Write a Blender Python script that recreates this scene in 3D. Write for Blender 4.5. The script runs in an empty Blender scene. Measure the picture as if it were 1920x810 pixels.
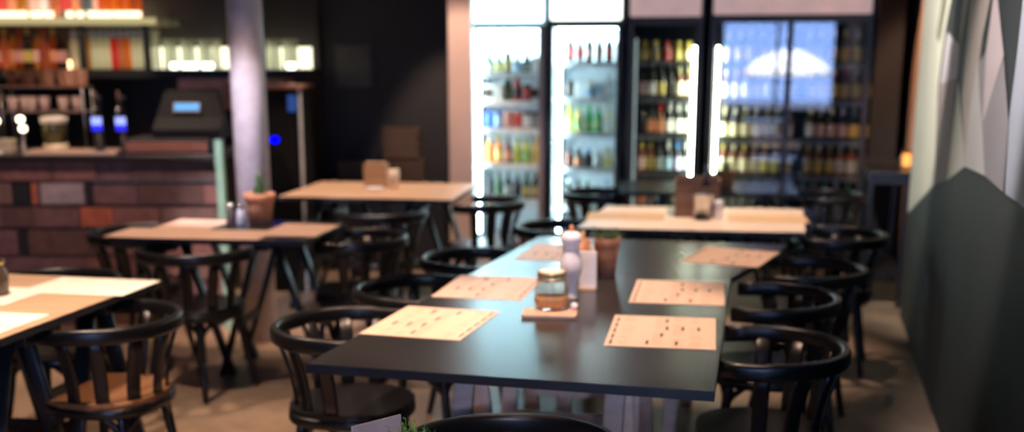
import bpy, bmesh, math, random
from mathutils import Vector, Matrix
R = random.Random(7)
PI = math.pi
rad = math.radians
scn = bpy.context.scene
COL = scn.collection

# ------------------------------------------------------------------ materials
MATS = {}
def mat(name, col, rough=.5, metal=0.0, noise=None, emit=None, es=0.0, bump=0.0, coat=0.0, spec=.5):
    if name in MATS: return MATS[name]
    m = bpy.data.materials.new(name); m.use_nodes = True
    nt = m.node_tree; b = nt.nodes['Principled BSDF']
    b.inputs['Base Color'].default_value = (*col, 1)
    b.inputs['Roughness'].default_value = rough
    b.inputs['Metallic'].default_value = metal
    b.inputs['Coat Weight'].default_value = coat
    b.inputs['Specular IOR Level'].default_value = spec
    if emit:
        b.inputs['Emission Color'].default_value = (*emit, 1)
        b.inputs['Emission Strength'].default_value = es
    sc, am = noise or (14.0, .12)
    tc = nt.nodes.new('ShaderNodeTexCoord'); n = nt.nodes.new('ShaderNodeTexNoise')
    n.inputs['Scale'].default_value = sc; n.inputs['Detail'].default_value = 4
    nt.links.new(tc.outputs['Object'], n.inputs['Vector'])
    ramp = nt.nodes.new('ShaderNodeValToRGB')
    e = ramp.color_ramp.elements
    e[0].position = .3; e[1].position = .7
    e[0].color = (*[c * (1 - am) for c in col], 1)
    e[1].color = (*[min(1, c * (1 + am)) for c in col], 1)
    nt.links.new(n.outputs['Fac'], ramp.inputs['Fac'])
    nt.links.new(ramp.outputs['Color'], b.inputs['Base Color'])
    if bump:
        bp = nt.nodes.new('ShaderNodeBump'); bp.inputs['Strength'].default_value = bump
        nt.links.new(n.outputs['Fac'], bp.inputs['Height']); nt.links.new(bp.outputs['Normal'], b.inputs['Normal'])
    MATS[name] = m; return m

def wood(name, c1, c2, rough=.45, scale=6.0, axis=0):
    if name in MATS: return MATS[name]
    m = bpy.data.materials.new(name); m.use_nodes = True
    nt = m.node_tree; b = nt.nodes['Principled BSDF']; b.inputs['Roughness'].default_value = rough
    tc = nt.nodes.new('ShaderNodeTexCoord'); mp = nt.nodes.new('ShaderNodeMapping')
    s = [scale * 6] * 3; s[axis] = scale * .35; mp.inputs['Scale'].default_value = s
    n = nt.nodes.new('ShaderNodeTexNoise'); n.inputs['Scale'].default_value = 1.0; n.inputs['Detail'].default_value = 5
    r = nt.nodes.new('ShaderNodeValToRGB'); r.color_ramp.elements[0].color = (*c1, 1); r.color_ramp.elements[1].color = (*c2, 1)
    r.color_ramp.elements[0].position = .35; r.color_ramp.elements[1].position = .65
    nt.links.new(tc.outputs['Object'], mp.inputs['Vector']); nt.links.new(mp.outputs['Vector'], n.inputs['Vector'])
    nt.links.new(n.outputs['Fac'], r.inputs['Fac']); nt.links.new(r.outputs['Color'], b.inputs['Base Color'])
    MATS[name] = m; return m

def glow(name, col, strength):
    if name in MATS: return MATS[name]
    m = bpy.data.materials.new(name); m.use_nodes = True
    nt = m.node_tree; nt.nodes.clear()
    e = nt.nodes.new('ShaderNodeEmission'); o = nt.nodes.new('ShaderNodeOutputMaterial')
    e.inputs['Color'].default_value = (*col, 1); e.inputs['Strength'].default_value = strength
    nt.links.new(e.outputs[0], o.inputs['Surface']); MATS[name] = m; return m

def glass(name, tint=(1, 1, 1), ior=1.5, rough=.02, trans=None):
    """thin pane glass: see-through with Fresnel reflection; trans adds a milky share that lights up from behind"""
    if name in MATS: return MATS[name]
    m = bpy.data.materials.new(name); m.use_nodes = True
    nt = m.node_tree; nt.nodes.clear()
    t = nt.nodes.new('ShaderNodeBsdfTransparent'); t.inputs['Color'].default_value = (*tint, 1)
    g = nt.nodes.new('ShaderNodeBsdfGlossy'); g.inputs['Roughness'].default_value = rough
    f = nt.nodes.new('ShaderNodeFresnel')
    ge = nt.nodes.new('ShaderNodeNewGeometry'); mr = nt.nodes.new('ShaderNodeMapRange')   # same reflectance from inside the pane
    mr.inputs['To Min'].default_value = ior; mr.inputs['To Max'].default_value = 1 / ior
    nt.links.new(ge.outputs['Backfacing'], mr.inputs['Value']); nt.links.new(mr.outputs['Result'], f.inputs['IOR'])
    mx = nt.nodes.new('ShaderNodeMixShader'); o = nt.nodes.new('ShaderNodeOutputMaterial')
    src = t
    if trans:
        tl = nt.nodes.new('ShaderNodeBsdfTranslucent'); tl.inputs['Color'].default_value = (*trans[0], 1)
        m2 = nt.nodes.new('ShaderNodeMixShader'); m2.inputs[0].default_value = trans[1]
        nt.links.new(t.outputs[0], m2.inputs[1]); nt.links.new(tl.outputs[0], m2.inputs[2]); src = m2
    nt.links.new(f.outputs[0], mx.inputs[0]); nt.links.new(src.outputs[0], mx.inputs[1]); nt.links.new(g.outputs[0], mx.inputs[2])
    nt.links.new(mx.outputs[0], o.inputs['Surface']); MATS[name] = m; return m

BLACKWOOD = mat('black_lacquered_wood', (.007, .0072, .0076), .34, noise=(9, .15))
BLACKSEAT = mat('black_seat_lacquer', (.007, .007, .0075), .3)
BROWNSEAT = wood('brown_seat_wood', (.17, .08, .035), (.25, .12, .055), .35)
TABLEBLACK = mat('charcoal_laminate', (.022, .022, .024), .265, noise=(3, .08), spec=1.0)
TABLEWOOD = wood('pale_oak_top', (.68, .52, .40), (.80, .65, .52), .42, 4)
TABLEPINE = wood('honey_pine_top', (.50, .30, .18), (.64, .42, .27), .42, 4)
TABLEEDGE = mat('dark_edge_band', (.015, .017, .022), .5)
PALELEG = wood('pale_whitewashed_leg', (.66, .58, .58), (.78, .70, .69), .5)
KRAFT = mat('kraft_paper', (.74, .53, .40), .5, noise=(120, .06))
CREAM = mat('cream_paper', (.90, .84, .70), .7)
INK = mat('brown_print', (.07, .045, .03), .7)
FAINT = mat('faint_print', (.50, .32, .20), .75)
STEEL = mat('brushed_steel', (.62, .60, .58), .3, 1.0)
CHROME = mat('chrome', (.8, .8, .8), .12, 1.0)
COPPER = mat('copper', (.72, .34, .20), .3, 1.0)
TERRA = mat('terracotta', (.55, .25, .13), .75, noise=(20, .15))
DARKTERRA = mat('dark_terracotta', (.44, .21, .12), .7, noise=(20, .15))
WHITEGLOSS = mat('white_gloss', (.88, .86, .90), .4)
WHITEPAPER = mat('white_paper', (.78, .76, .78), .6)
SOIL = mat('soil', (.03, .022, .016), .9, noise=(60, .4))
LEAF = mat('herb_green', (.06, .13, .04), .6, noise=(40, .3))
BRIGHTLEAF = mat('thyme_green', (.13, .30, .06), .55, noise=(40, .3))
DARKMETAL = mat('dark_metal', (.02, .021, .023), .4)
BLACKPAINT = mat('black_wall_paint', (.022, .0225, .022), .7, noise=(2, .15))

# ------------------------------------------------------------------ mesh builder
class MB:
    def __init__(s): s.bm = bmesh.new(); s.mi = 0
    def _f(s, vs, smooth=False):
        try:
            f = s.bm.faces.new(vs); f.material_index = s.mi; f.smooth = smooth; return f
        except ValueError: return None
    def box(s, x0, y0, z0, x1, y1, z1, M=None, bevel=0):
        P = [Vector(p) for p in ((x0,y0,z0),(x1,y0,z0),(x1,y1,z0),(x0,y1,z0),(x0,y0,z1),(x1,y0,z1),(x1,y1,z1),(x0,y1,z1))]
        if M: P = [M @ p for p in P]
        v = [s.bm.verts.new(p) for p in P]
        fs = [s._f([v[i] for i in q]) for q in ((3,2,1,0),(4,5,6,7),(0,1,5,4),(1,2,6,5),(2,3,7,6),(3,0,4,7))]
        if bevel:
            es = list({e for f in fs for e in f.edges})
            r = bmesh.ops.bevel(s.bm, geom=es, offset=bevel, segments=2, affect='EDGES', profile=.5)
            for f in r['faces']: f.material_index = s.mi
        return s
    def prism(s, pts, z0, z1, bevel=0):
        a = [s.bm.verts.new((x, y, z0)) for x, y in pts]; b = [s.bm.verts.new((x, y, z1)) for x, y in pts]
        n = len(pts); fs = [s._f(a[::-1]), s._f(b)]
        for i in range(n): fs.append(s._f([a[i], a[(i+1) % n], b[(i+1) % n], b[i]]))
        if bevel:
            es = list({e for f in fs[:2] for e in f.edges})
            r = bmesh.ops.bevel(s.bm, geom=es, offset=bevel, segments=2, affect='EDGES', profile=.5)
            for f in r['faces']: f.material_index = s.mi
        return s
    def lathe(s, prof, c=(0, 0, 0), n=24, smooth=True, M=None, cap=True):
        rings = []
        for r, z in prof:
            ring = []
            for i in range(n):
                a = 2 * PI * i / n; p = Vector((c[0] + r * math.cos(a), c[1] + r * math.sin(a), c[2] + z))
                ring.append(s.bm.verts.new(M @ p if M else p))
            rings.append(ring)
        for A, B in zip(rings, rings[1:]):
            for i in range(n): s._f([A[i], A[(i+1) % n], B[(i+1) % n], B[i]], smooth)
        if cap:
            if prof[0][0] > 1e-5: s._f(rings[0][::-1])
            if prof[-1][0] > 1e-5: s._f(rings[-1])
        return s
    def sweep(s, pts, w, h, n=8, up=Vector((0, 0, 1)), power=2.0, taper=None, closed=False):
        """rounded bar of width w (sideways) and height h (along up) along a path"""
        pts = [Vector(p) for p in pts]; rings = []; N = len(pts)
        for i, p in enumerate(pts):
            if closed: t = pts[(i+1) % N] - pts[i-1]
            else: t = pts[min(i+1, N-1)] - pts[max(i-1, 0)]
            t.normalize(); sd = t.cross(up)
            if sd.length < 1e-4: sd = t.cross(Vector((1, 0, 0)))
            sd.normalize(); u = sd.cross(t)
            k = 1 if taper is None else taper[0] + (taper[1] - taper[0]) * i / (N - 1)
            ring = []
            for j in range(n):
                a = 2 * PI * (j + .5) / n; ca, sa = math.cos(a), math.sin(a)
                e = 2 / power
                x = math.copysign(abs(ca) ** e, ca) * w / 2 * k; y = math.copysign(abs(sa) ** e, sa) * h / 2 * k
                ring.append(s.bm.verts.new(p + sd * x + u * y))
            rings.append(ring)
        prs = list(zip(rings, rings[1:]))
        if closed: prs.append((rings[-1], rings[0]))
        for A, B in prs:
            for i in range(n): s._f([A[i], A[(i+1) % n], B[(i+1) % n], B[i]], True)
        if not closed: s._f(rings[0][::-1]); s._f(rings[-1])
        return s
    def poly(s, pts, z=0.0):
        s._f([s.bm.verts.new(p) for p in pts]); return s
    def build(s, name, mats, parent=None):
        me = bpy.data.meshes.new(name)
        bmesh.ops.recalc_face_normals(s.bm, faces=s.bm.faces[:])
        s.bm.to_mesh(me); s.bm.free()
        for m in (mats if isinstance(mats, (list, tuple)) else [mats]): me.materials.append(m)
        o = bpy.data.objects.new(name, me); COL.objects.link(o)
        if parent: o.parent = parent
        return o

def tag(o, label, cat, group=None, kind=None):
    o['label'] = label; o['category'] = cat
    if group: o['group'] = group
    if kind: o['kind'] = kind
    return o
def structure(o): o['kind'] = 'structure'; return o
def empty(name, loc, rz=0, label=None, cat=None, group=None):
    o = bpy.data.objects.new(name, None); COL.objects.link(o)
    o.location = loc; o.rotation_euler = (0, 0, rz); o.empty_display_size = .05
    if label: tag(o, label, cat, group)
    return o
def copy_tree(o, parent=None):
    c = o.copy(); COL.objects.link(c)
    if parent: c.parent = parent
    for ch in list(o.children): copy_tree(ch, c)
    return c
def place(o, x, y, z, rz=0): o.location = (x, y, z); o.rotation_euler = (0, 0, rz); return o

# ------------------------------------------------------------------ camera
F, CYP, YH, H = 2200.0, 640.0, 103.0, 1.6
cam = bpy.data.cameras.new('camera'); co = bpy.data.objects.new('camera', cam); COL.objects.link(co)
cam.sensor_width = 36; cam.lens = F / 1920 * 36
cam.shift_y = (CYP - 405) / 1920
co.location = (0, 0, H)
co.rotation_euler = (PI / 2 - math.atan((CYP - YH) / F), 0, 0)
cam.dof.use_dof = True; cam.dof.focus_distance = 2.45
cam.dof.aperture_fstop = (cam.lens / 1000) / .021
cam.clip_start = .05
scn.camera = co

# ------------------------------------------------------------------ setting
def make_floor_mat():
    m = bpy.data.materials.new('worn_concrete_floor'); m.use_nodes = True
    nt = m.node_tree; b = nt.nodes['Principled BSDF']; b.inputs['Roughness'].default_value = .42
    tc = nt.nodes.new('ShaderNodeTexCoord'); n1 = nt.nodes.new('ShaderNodeTexNoise'); n2 = nt.nodes.new('ShaderNodeTexNoise')
    n1.inputs['Scale'].default_value = 2.2; n1.inputs['Detail'].default_value = 6; n2.inputs['Scale'].default_value = 14
    mx = nt.nodes.new('ShaderNodeMath'); mx.operation = 'MULTIPLY_ADD'; mx.inputs[1].default_value = .35
    r = nt.nodes.new('ShaderNodeValToRGB')
    r.color_ramp.elements[0].position = .45; r.color_ramp.elements[1].position = .95
    r.color_ramp.elements[0].color = (.17, .115, .075, 1); r.color_ramp.elements[1].color = (.40, .28, .19, 1)
    nt.links.new(tc.outputs['Object'], n1.inputs['Vector']); nt.links.new(tc.outputs['Object'], n2.inputs['Vector'])
    nt.links.new(n2.outputs['Fac'], mx.inputs[0]); nt.links.new(n1.outputs['Fac'], mx.inputs[2])
    nt.links.new(mx.outputs[0], r.inputs['Fac']); nt.links.new(r.outputs['Color'], b.inputs['Base Color'])
    return m
structure(MB().box(-6, -3.0, -.12, 6, 10.5, 0).build('floor', make_floor_mat()))
structure(MB().box(-6, -3.2, 3.2, 6, 10.7, 3.35).build('ceiling', mat('dark_ceiling', (.05, .05, .05), .8)))
structure(MB().box(-6.2, -3.2, 0, -6, 10.7, 3.3).build('wall_left', mat('left_wall_plaster', (.10, .075, .06), .8)))
structure(MB().box(6, -3.2, 0, 6.2, 10.7, 3.3).build('wall_side', mat('left_wall_plaster', (.10, .075, .06), .8)))
structure(MB().box(-6, 9.3, 0, -.48, 10.4, 3.3).build('wall_back', BLACKPAINT))
structure(MB().box(-.3, 10.32, 0, 6, 10.6, 3.3).build('wall_alcove', BLACKPAINT))
# pale end of the wall beside the first fridge
structure(MB().box(-.472, 8.9, 0, -.30, 10.4, 3.3, bevel=.006).build('wall_end', mat('pale_plaster', (.62, .47, .40), .6, noise=(3, .06))))
nib = structure(MB().box(3.06, -.15, 0, 3.245, .95, 3.3).build('wall_nib', mat('black_nib_paint', (.007, .007, .0072), .75, spec=.3))); nib.location = (-.35, 9.46, 0); nib.rotation_euler = (0, 0, rad(-13))
# right wall: a warm plaster wall behind the painted panel
WD = Vector((.2416, .9704, 0)); WN = Vector((-.9704, .2416, 0)); WB = Vector((1.864, 4.885, 0))
def wp(s, z, off=0.0): p = WB + WD * s + WN * off; return (p.x, p.y, z)
def wallbox(mb, s0, s1, z0, z1, o0, o1):
    P = [wp(s0,z0,o0), wp(s1,z0,o0), wp(s1,z0,o1), wp(s0,z0,o1), wp(s0,z1,o0), wp(s1,z1,o0), wp(s1,z1,o1), wp(s0,z1,o1)]
    v = [mb.bm.verts.new(p) for p in P]
    for q in ((3,2,1,0),(4,5,6,7),(0,1,5,4),(1,2,6,5),(2,3,7,6),(3,0,4,7)): mb._f([v[i] for i in q])
    return mb
structure(wallbox(MB(), -3.2, 5.8, 0, 3.3, -.40, -.09).build('wall_right', mat('warm_plaster', (.50, .33, .24), .75, noise=(3, .1))))
panel = structure(wallbox(MB(), -3.2, 2.45, 0, 3.3, -.088, 0).build('wall_mural', mat('mural_dark_green', (.015, .0185, .0135), .7, noise=(2, .12))))
MUR = {
 'cream': ((.56,.55,.45), [[(2.45,2.6),(.92,2.6),(.92,1.95),(1.15,1.71),(1.25,1.46),(1.04,.97),(2.45,.645)], [(.42,1.49),(.53,1.04),(-.08,1.16)], [(.97,1.95),(.45,1.92),(.61,1.82),(1.0,1.72)]]),
 'olive': ((.16,.16,.11), [[(1.41,1.9),(1.1,1.89),(1.36,1.66),(1.53,1.69)]]),
 'black': ((.012,.012,.013), [[(.92,2.5),(.45,2.5),(.44,1.65),(1.01,1.72)], [(.2,1.43),(.45,1.62),(.19,1.91),(.19,1.65)], [(-.46,1.87),(-.5,2.5),(-1.13,2.5),(-1.14,1.6),(-1.1,1.39)], [(.25,.0),(.25,1.068),(1.06,.965),(1.06,.0)]]),
 'lilac': ((.42,.38,.42), [[(1.02,1.71),(.45,1.64),(.45,1.5),(1.14,1.46)]]),
 'mauve': ((.24,.175,.18), [[(1.14,1.46),(.46,1.5),(.53,1.04),(1.04,.97)]]),
 'beige': ((.40,.34,.28), [[(.45,1.62),(.45,2.5),(-.5,2.5),(-.46,1.87),(-.28,1.67),(-.25,1.57),(-.14,1.32),(-.08,1.16),(.2,1.43),(.19,1.65),(.19,1.91)]]),
 'grey': ((.50,.48,.44), [[(-.21,1.58),(-.69,1.18),(-.08,1.16),(-.09,1.34)]]),
 'pink': ((.52,.43,.42), [[(-.5,1.86),(-.86,1.6),(-.5,1.35),(-.42,1.61)]]),
 'taupe': ((.26,.235,.24), [[(-.25,1.57),(-.42,1.61),(-.5,1.35),(-.87,1.59),(-1.1,1.39),(-1.13,1.17),(-.69,1.18)]]),
 'blue': ((.36,.38,.43), [[(-1.16,1.9),(-2.6,2.5),(-2.6,1.17),(-1.17,1.17),(-1.11,1.41),(-1.14,1.6)]]),
}
lay = 0
for k, (c, polys) in MUR.items():
    mb = MB()
    lay += 1
    for p in polys: mb.poly([wp(s_, z_, .0008 * lay) for s_, z_ in p])
    structure(mb.build('wall_mural_' + k, mat('mural_' + k, c, .7, noise=(4, .05)), panel))
# wall behind the camera with its big shop window, and the street outside
mb = MB()
X0, X1, Z0, Z1 = -1.98, .08, .62, 2.5
mb.box(-6, -3.2, 0, X0, -3, 3.3).box(X1, -3.2, 0, 6, -3, 3.3).box(X0, -3.2, 0, X1, -3, Z0).box(X0, -3.2, Z1, X1, -3, 3.3)
structure(mb.build('wall_front', mat('front_wall', (.06, .06, .06), .8)))
mb = MB()
for b in ((X0, Z0, X0+.06, Z1), (X1-.06, Z0, X1, Z1), (X0, Z0, X1, Z0+.06), (X0, Z1-.06, X1, Z1), (-.97, Z0, -.93, Z1)): mb.box(b[0], -3.14, b[1], b[2], -3.06, b[3])
w = structure(mb.build('window_1', DARKMETAL))
structure(MB().box(X0+.05, -3.105, Z0+.05, X1-.05, -3.095, Z1-.05).build('window_pane', glass('window_glass', (.97, .98, 1)), w))
structure(MB().box(-30, -40, -.7, 30, -3.2, -.6).build('pavement', mat('street_paving', (.07, .07, .08), .8)))
pr = empty('parasol', (-1.46, -6.2, -.6), 0, 'open white parasol standing on the pavement outside the shop window', 'parasol')
mb = MB(); mb.lathe([(.0, 2.32), (.25, 2.28), (.55, 2.15), (.8, 1.98), (.95, 1.8), (.93, 1.79), (.78, 1.95), (.52, 2.12), (.2, 2.25), (0, 2.28)], n=16, cap=False); mb.build('canopy', mat('white_canvas', (.85, .85, .85), .8), pr)
MB().lathe([(.025, .06), (.025, 2.26)], n=12).build('pole', STEEL, pr)
MB().lathe([(.3, 0), (.3, .05), (.05, .08)], n=20).build('base', DARKMETAL, pr)

# steel column
structure(MB().lathe([(.095, 0), (.095, 3.2)], (-1.455, 6.62, 0), 32).build('column', mat('white_painted_column', (.72, .68, .74), .38)))

# ------------------------------------------------------------------ chairs
RT = .712
def rail_pts(n=26):
    pts = [(-.245, .13), (-.258, .065)]
    for i in range(n + 1):
        a = PI + PI * i / n
        pts.append((.264 * math.cos(a), .255 * math.sin(a)))
    pts += [(.258, .065), (.245, .13)]
    return pts
def make_chair(seat_mat):
    t = empty('dining_chair', (0, 0, 0))
    mb = MB(); pr = []
    for i in range(32):
        a = 2 * PI * i / 32; ca, sa = math.cos(a), math.sin(a)
        pr.append((math.copysign(abs(ca) ** .75, ca) * .208, math.copysign(abs(sa) ** .75, sa) * .205))
    mb.prism(pr,   .414, .436, bevel=.008); mb.build('seat', seat_mat, t)
    mb = MB(); mb.sweep([(x * .965, y * .965, .398) for x, y in pr], .022, .036, closed=True, power=4); mb.build('seat_ring', BLACKWOOD, t)
    mb = MB(); mb.sweep([(x, y, RT - .0285 - (.004 if y > 0 else 0)) for x, y in rail_pts()], .031, .055, n=12, power=3.2); mb.build('back_rail', BLACKWOOD, t)
    for a in (-92, -62, -31, 0, 31, 62, 92):
        r = rad(a - 90); ca, sa = math.cos(r), math.sin(r)
        p0 = Vector((.196 * ca, .192 * sa, .41)); p1 = Vector((.262 * ca, .253 * sa, RT - .03)) if abs(a) < 80 else Vector((math.copysign(.262, ca), .0, RT - .03))
        tan = Vector((-sa, ca, 0))
        pts = [p0.lerp(p1, k) + Vector((ca, sa, 0)) * (-.014 * math.sin(PI * k)) for k in (0, .25, .5, .75, 1)]
        mb = MB(); mb.sweep(pts, .014, .050, n=8, up=tan, power=4); mb.build('back_slat', BLACKWOOD, t)
    for a in (45, 135, 225, 315):
        r = rad(a); d = Vector((math.cos(r), math.sin(r), 0))
        mb = MB()
        pts = [d * (.185 + .075 * (1 - z / .41) ** 1.4) + Vector((0, 0, z)) for z in (.41, .35, .27, .18, .09, 0)]
        mb.sweep(pts, .040, .040, n=10, up=Vector((-d.y, d.x, 0)), power=2.6, taper=(1.0, .68))
        for sg in (-1, 1):       # the forked brackets under the seat ring
            e = Vector((math.cos(r + sg * .52), math.sin(r + sg * .52), 0)) * .19
            mb.sweep([d * .205 + Vector((0, 0, .30)), d * .20 + (e - d * .2) * .25 + Vector((0, 0, .34)), d * .19 + (e - d * .19) * .65 + Vector((0, 0, .378)), e + Vector((0, 0, .40))], .016, .026, n=8)
        mb.build('leg', BLACKWOOD, t)
    return t
black0 = make_chair(BLACKSEAT); brown0 = make_chair(BROWNSEAT)
used = {id(black0): 0, id(brown0): 0}
def chair(x, y, deg, label, group, proto=None):
    p = proto or black0
    if used[id(p)] == 0: o = p; used[id(p)] = 1
    else: o = copy_tree(p)
    place(o, x, y, 0, rad(deg)); tag(o, label, 'chair', group)
G1 = 'chairs around the charcoal tables'
chair(-.555, 3.93, -105, 'black curved-back chair pushed under the near left corner of the charcoal table', G1)
chair(-.36, 4.575, -105, 'black curved-back chair, middle of three along the charcoal tables on the column side', G1)
chair(-.15, 5.28, -107, 'black curved-back chair, farthest of three along the charcoal tables on the column side', G1)
chair(.80, 3.62, 78, 'black curved-back chair on the mural side, nearest of the three at the charcoal tables', G1)
chair(.985, 4.40, 77, 'black curved-back chair on the mural side, middle one of the three at the charcoal tables', G1)
chair(1.265, 5.02, 68, 'black curved-back chair on the mural side, farthest of the three at the charcoal tables', G1)
chair(-.005, 2.615, 180, 'black curved-back chair in the foreground, only its rail showing behind the herb pot', G1)
G2 = 'chairs around the wooden tables'
chair(-1.445, 4.06, 74, 'black bentwood chair with brown seat, back to us, at the honey wood table in front', G2, brown0)
chair(-1.89, 4.74, 172, 'black bentwood chair with brown seat at the far side of the honey wood table', G2, brown0)
chair(-1.52, 5.56, -28, 'black chair seen from behind, tucked under the brown-matted table by the column', G2)
chair(-1.95, 6.12, -96, 'black chair at the bar side of the brown-matted table beside the column', G2)
chair(-.80, 5.93, 82, 'black chair in deep shade between the brown-matted table and the charcoal tables', G2)
chair(-.78, 6.93, -8, 'black chair pushed under the pale table that stands before the dark wall', G2)
chair(-.185, 7.43, 78, 'black slat-back chair with gleaming seat at the pale table near the first fridge', G2)
chair(.285, 6.27, -100, 'black curved-back chair at the left end of the pale table with copper pots', G2)
chair(1.665, 6.02, 72, 'black chair beside the aisle at the right end of the pale table with copper pots', G2)
G3 = 'chairs at the far black table'
chair(.60, 7.90, -95, 'black chair silhouetted against the brightly lit second fridge', G3)
chair(2.08, 7.82, 84, 'black chair in front of the dark end of the double-door fridge', G3)

# ------------------------------------------------------------------ tables
def trestle(name, parent, x, y, rz, w, zt, m, splay=.27, depth=.045):
    M = Matrix.Translation((x, y, 0)) @ Matrix.Rotation(rz, 4, 'Z')
    mb = MB(); mb.box(-w/2 - .06, -.03, zt - .06, w/2 + .06, .03, zt, M, bevel=.004); o = mb.build(name, m, parent)
    for sx in (-1, 1):
        for sy in (-1, 1):
            mb = MB(); a = M @ Vector((sx * w / 2, sy * .045, zt - .02)); b = M @ Vector((sx * w / 2, sy * splay, 0))
            mb.sweep([a, b], .062, .026, n=8, up=M.to_3x3() @ Vector((0, 1, 0)), power=6); mb.build('leg', m, o)
    for sy in (-1, 1):
        mb = MB(); k = .62; yy = sy * (.045 + (splay - .045) * k); zz = (zt - .02) * (1 - k)
        mb.box(-w/2, yy - .009, zz - .022, w/2, yy + .009, zz + .022, M); mb.build('crossbar', m, o)
    return o
def table(label, corners, top_mat, trestles, zt=.745, th=.027, group='tables', edge=TABLEEDGE, leg=DARKMETAL, w=.62):
    cx = sum(p[0] for p in corners) / 4; cy = sum(p[1] for p in corners) / 4
    t = empty('dining_table', (cx, cy, 0), 0, label, 'table', group)
    pts = [(x - cx, y - cy) for x, y in corners]
    mb = MB(); mb.prism(pts, zt - th, zt - .002); mb.mi = 1
    ins = [(x * .9985, y * .9985) for x, y in pts]
    mb.prism(ins, zt - .002, zt)
    mb.build('tabletop', [edge, top_mat], t)
    for x, y, a in trestles: trestle('trestle', t, x - cx, y - cy, rad(a), w, zt - th, leg)
    return t
table('charcoal trestle table with four paper mats and the pepper mill, closest long table', [(-.588,3.234),(.529,2.945),(.862,4.556),(-.126,4.785)], TABLEBLACK, [(.10,3.50,-15),(.26,4.42,-14)], leg=PALELEG, w=.47)
table('charcoal trestle table butted on behind, carrying one paper mat and the herb pots', [(-.125,4.789),(.863,4.56),(1.281,5.39),(.135,5.653)], TABLEBLACK, [(.52,5.12,-16)], leg=PALELEG, w=.47)
table('pale wooden table in front of the fridges, holding a wooden box and steel cup', [(.326,5.943),(1.455,5.776),(1.665,6.70),(.552,6.84)], TABLEWOOD, [(.74,6.35,76),(1.23,6.28,76)])
table('pale bare wooden table before the dark wall, with napkin box and candle', [(-1.455,7.312),(-.362,7.119),(-.235,8.05),(-1.325,8.20)], TABLEPINE, [(-1.12,7.72,82),(-.55,7.62,82)])
table('dark table by the column laid with four brown mats and a potted cactus', [(-1.945,5.63),(-.985,5.51),(-.90,6.15),(-1.80,6.32)], TABLEBLACK, [(-1.68,6.04,82),(-1.20,5.97,82)], w=.34)
table('honey wood table with cream mats at the near left', [(-2.28,3.66),(-1.588,3.538),(-1.387,4.514),(-2.09,4.655)], TABLEPINE, [(-1.86,3.85,-11),(-1.76,4.34,-11)], w=.40)
table('black table right in front of the dark drinks fridges', [(.69,7.55),(1.82,7.45),(1.94,8.17),(.75,8.28)], TABLEBLACK, [(1.0,7.89,85),(1.65,7.84,85)])
table('low-lit table under the herb pot, cut off by the bottom of the view', [(-.62,1.45),(.42,1.45),(.42,2.27),(-.62,2.27)], TABLEBLACK, [(-.1,1.72,0),(-.1,2.02,0)], w=.6)

# ------------------------------------------------------------------ placemats
MW, MD = .335, .435
def make_mat(paper, w=MW, d=MD, printed=True):
    mb = MB(); mb.box(-w/2, -d/2, 0, w/2, d/2, .0012)
    if printed:
        mb.mi = 1
        for u, v in ((.38,.14),(.645,.14),(.5,.38),(.54,.60),(.53,.85),(.69,.60),(.84,.60)):
            x, y = (u - .5) * w, (v - .5) * d; mb.box(x-.0045, y-.024, .0012, x+.0045, y+.024, .0016)
        for v in (.12,.30,.48,.66,.84):
            x, y = -.5 * w + .017, (v - .5) * d; mb.box(x-.0035, y-.028, .0012, x+.0035, y+.028, .0016)
        mb.mi = 2
        for col, x0 in enumerate((.12, .42, .60, .76)):
            for k in range(20):
                if R.random() < .18: continue
                y = (-.44 + .046 * k) * d; L = w * R.uniform(.07, .12)
                mb.box((x0-.5)*w, y, .0012, (x0-.5)*w + L, y + .0035, .0014)
    return mb.build('placemat', [paper, INK, FAINT])
ZT = .7452
m0 = make_mat(KRAFT); first = [m0]
def mat_at(x, y, deg, label, group, proto=m0):
    o = first.pop() if (proto is m0 and first) else copy_tree(proto)
    place(o, x, y, ZT, rad(deg)); tag(o, label, 'placemat', group); return o
GM = 'printed placemats on the charcoal tables'
mat_at(.478, 3.632, -9.5, 'printed kraft menu mat nearest the camera on the mural side of the charcoal table', GM)
mat_at(.617, 4.270, -10, 'printed kraft menu mat second from the front on the mural side', GM)
mat_at(.955, 5.055, -25, 'printed kraft menu mat set askew at the far right corner of the charcoal tables', GM)
mat_at(-.262, 3.765, 164, 'printed kraft menu mat nearest the camera on the column side of the charcoal table', GM)
mat_at(-.085, 4.365, 168, 'printed kraft menu mat behind the sugar jar on the column side', GM)
mat_at(.225, 5.16, 165, 'printed kraft menu mat half hidden by the pepper mill, catching fridge glare', GM)
cm0 = make_mat(CREAM, .30, .42, False); used_c = [cm0]
def cream(x, y, deg, label):
    o = used_c.pop() if used_c else copy_tree(cm0)
    place(o, x, y, ZT, rad(deg)); tag(o, label, 'placemat', 'cream mats on the honey wood table')
cream(-1.60, 4.385, 79, 'cream paper mat at the far corner of the honey wood table')
cream(-1.965, 4.225, 79, 'cream paper mat beside the jar on the honey wood table')
cream(-1.80, 3.775, 79, 'cream paper mat along the near edge of the honey wood table')
km0 = make_mat(KRAFT, .30, .42, False); used_k = [km0]
km1 = make_mat(mat('ochre_paper', (.56, .36, .19), .7), .30, .42, False); used_o = [km1]
def kraft(x, y, deg, label, g):
    src = used_o if g == GK2 else used_k
    o = src.pop() if src else copy_tree(km1 if g == GK2 else km0)
    place(o, x, y, ZT, rad(deg)); tag(o, label, 'placemat', g); return o
GK2 = 'brown mats on the pale table with copper pots'
GK = 'brown mats on the dark table by the column'
kraft(-1.655, 6.03, -8, 'plain brown mat on the bar-side far edge of the cactus table', GK)
kraft(-1.40, 5.695, 83, 'plain brown mat along the near edge of the cactus table', GK).location.z += .0013
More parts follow.
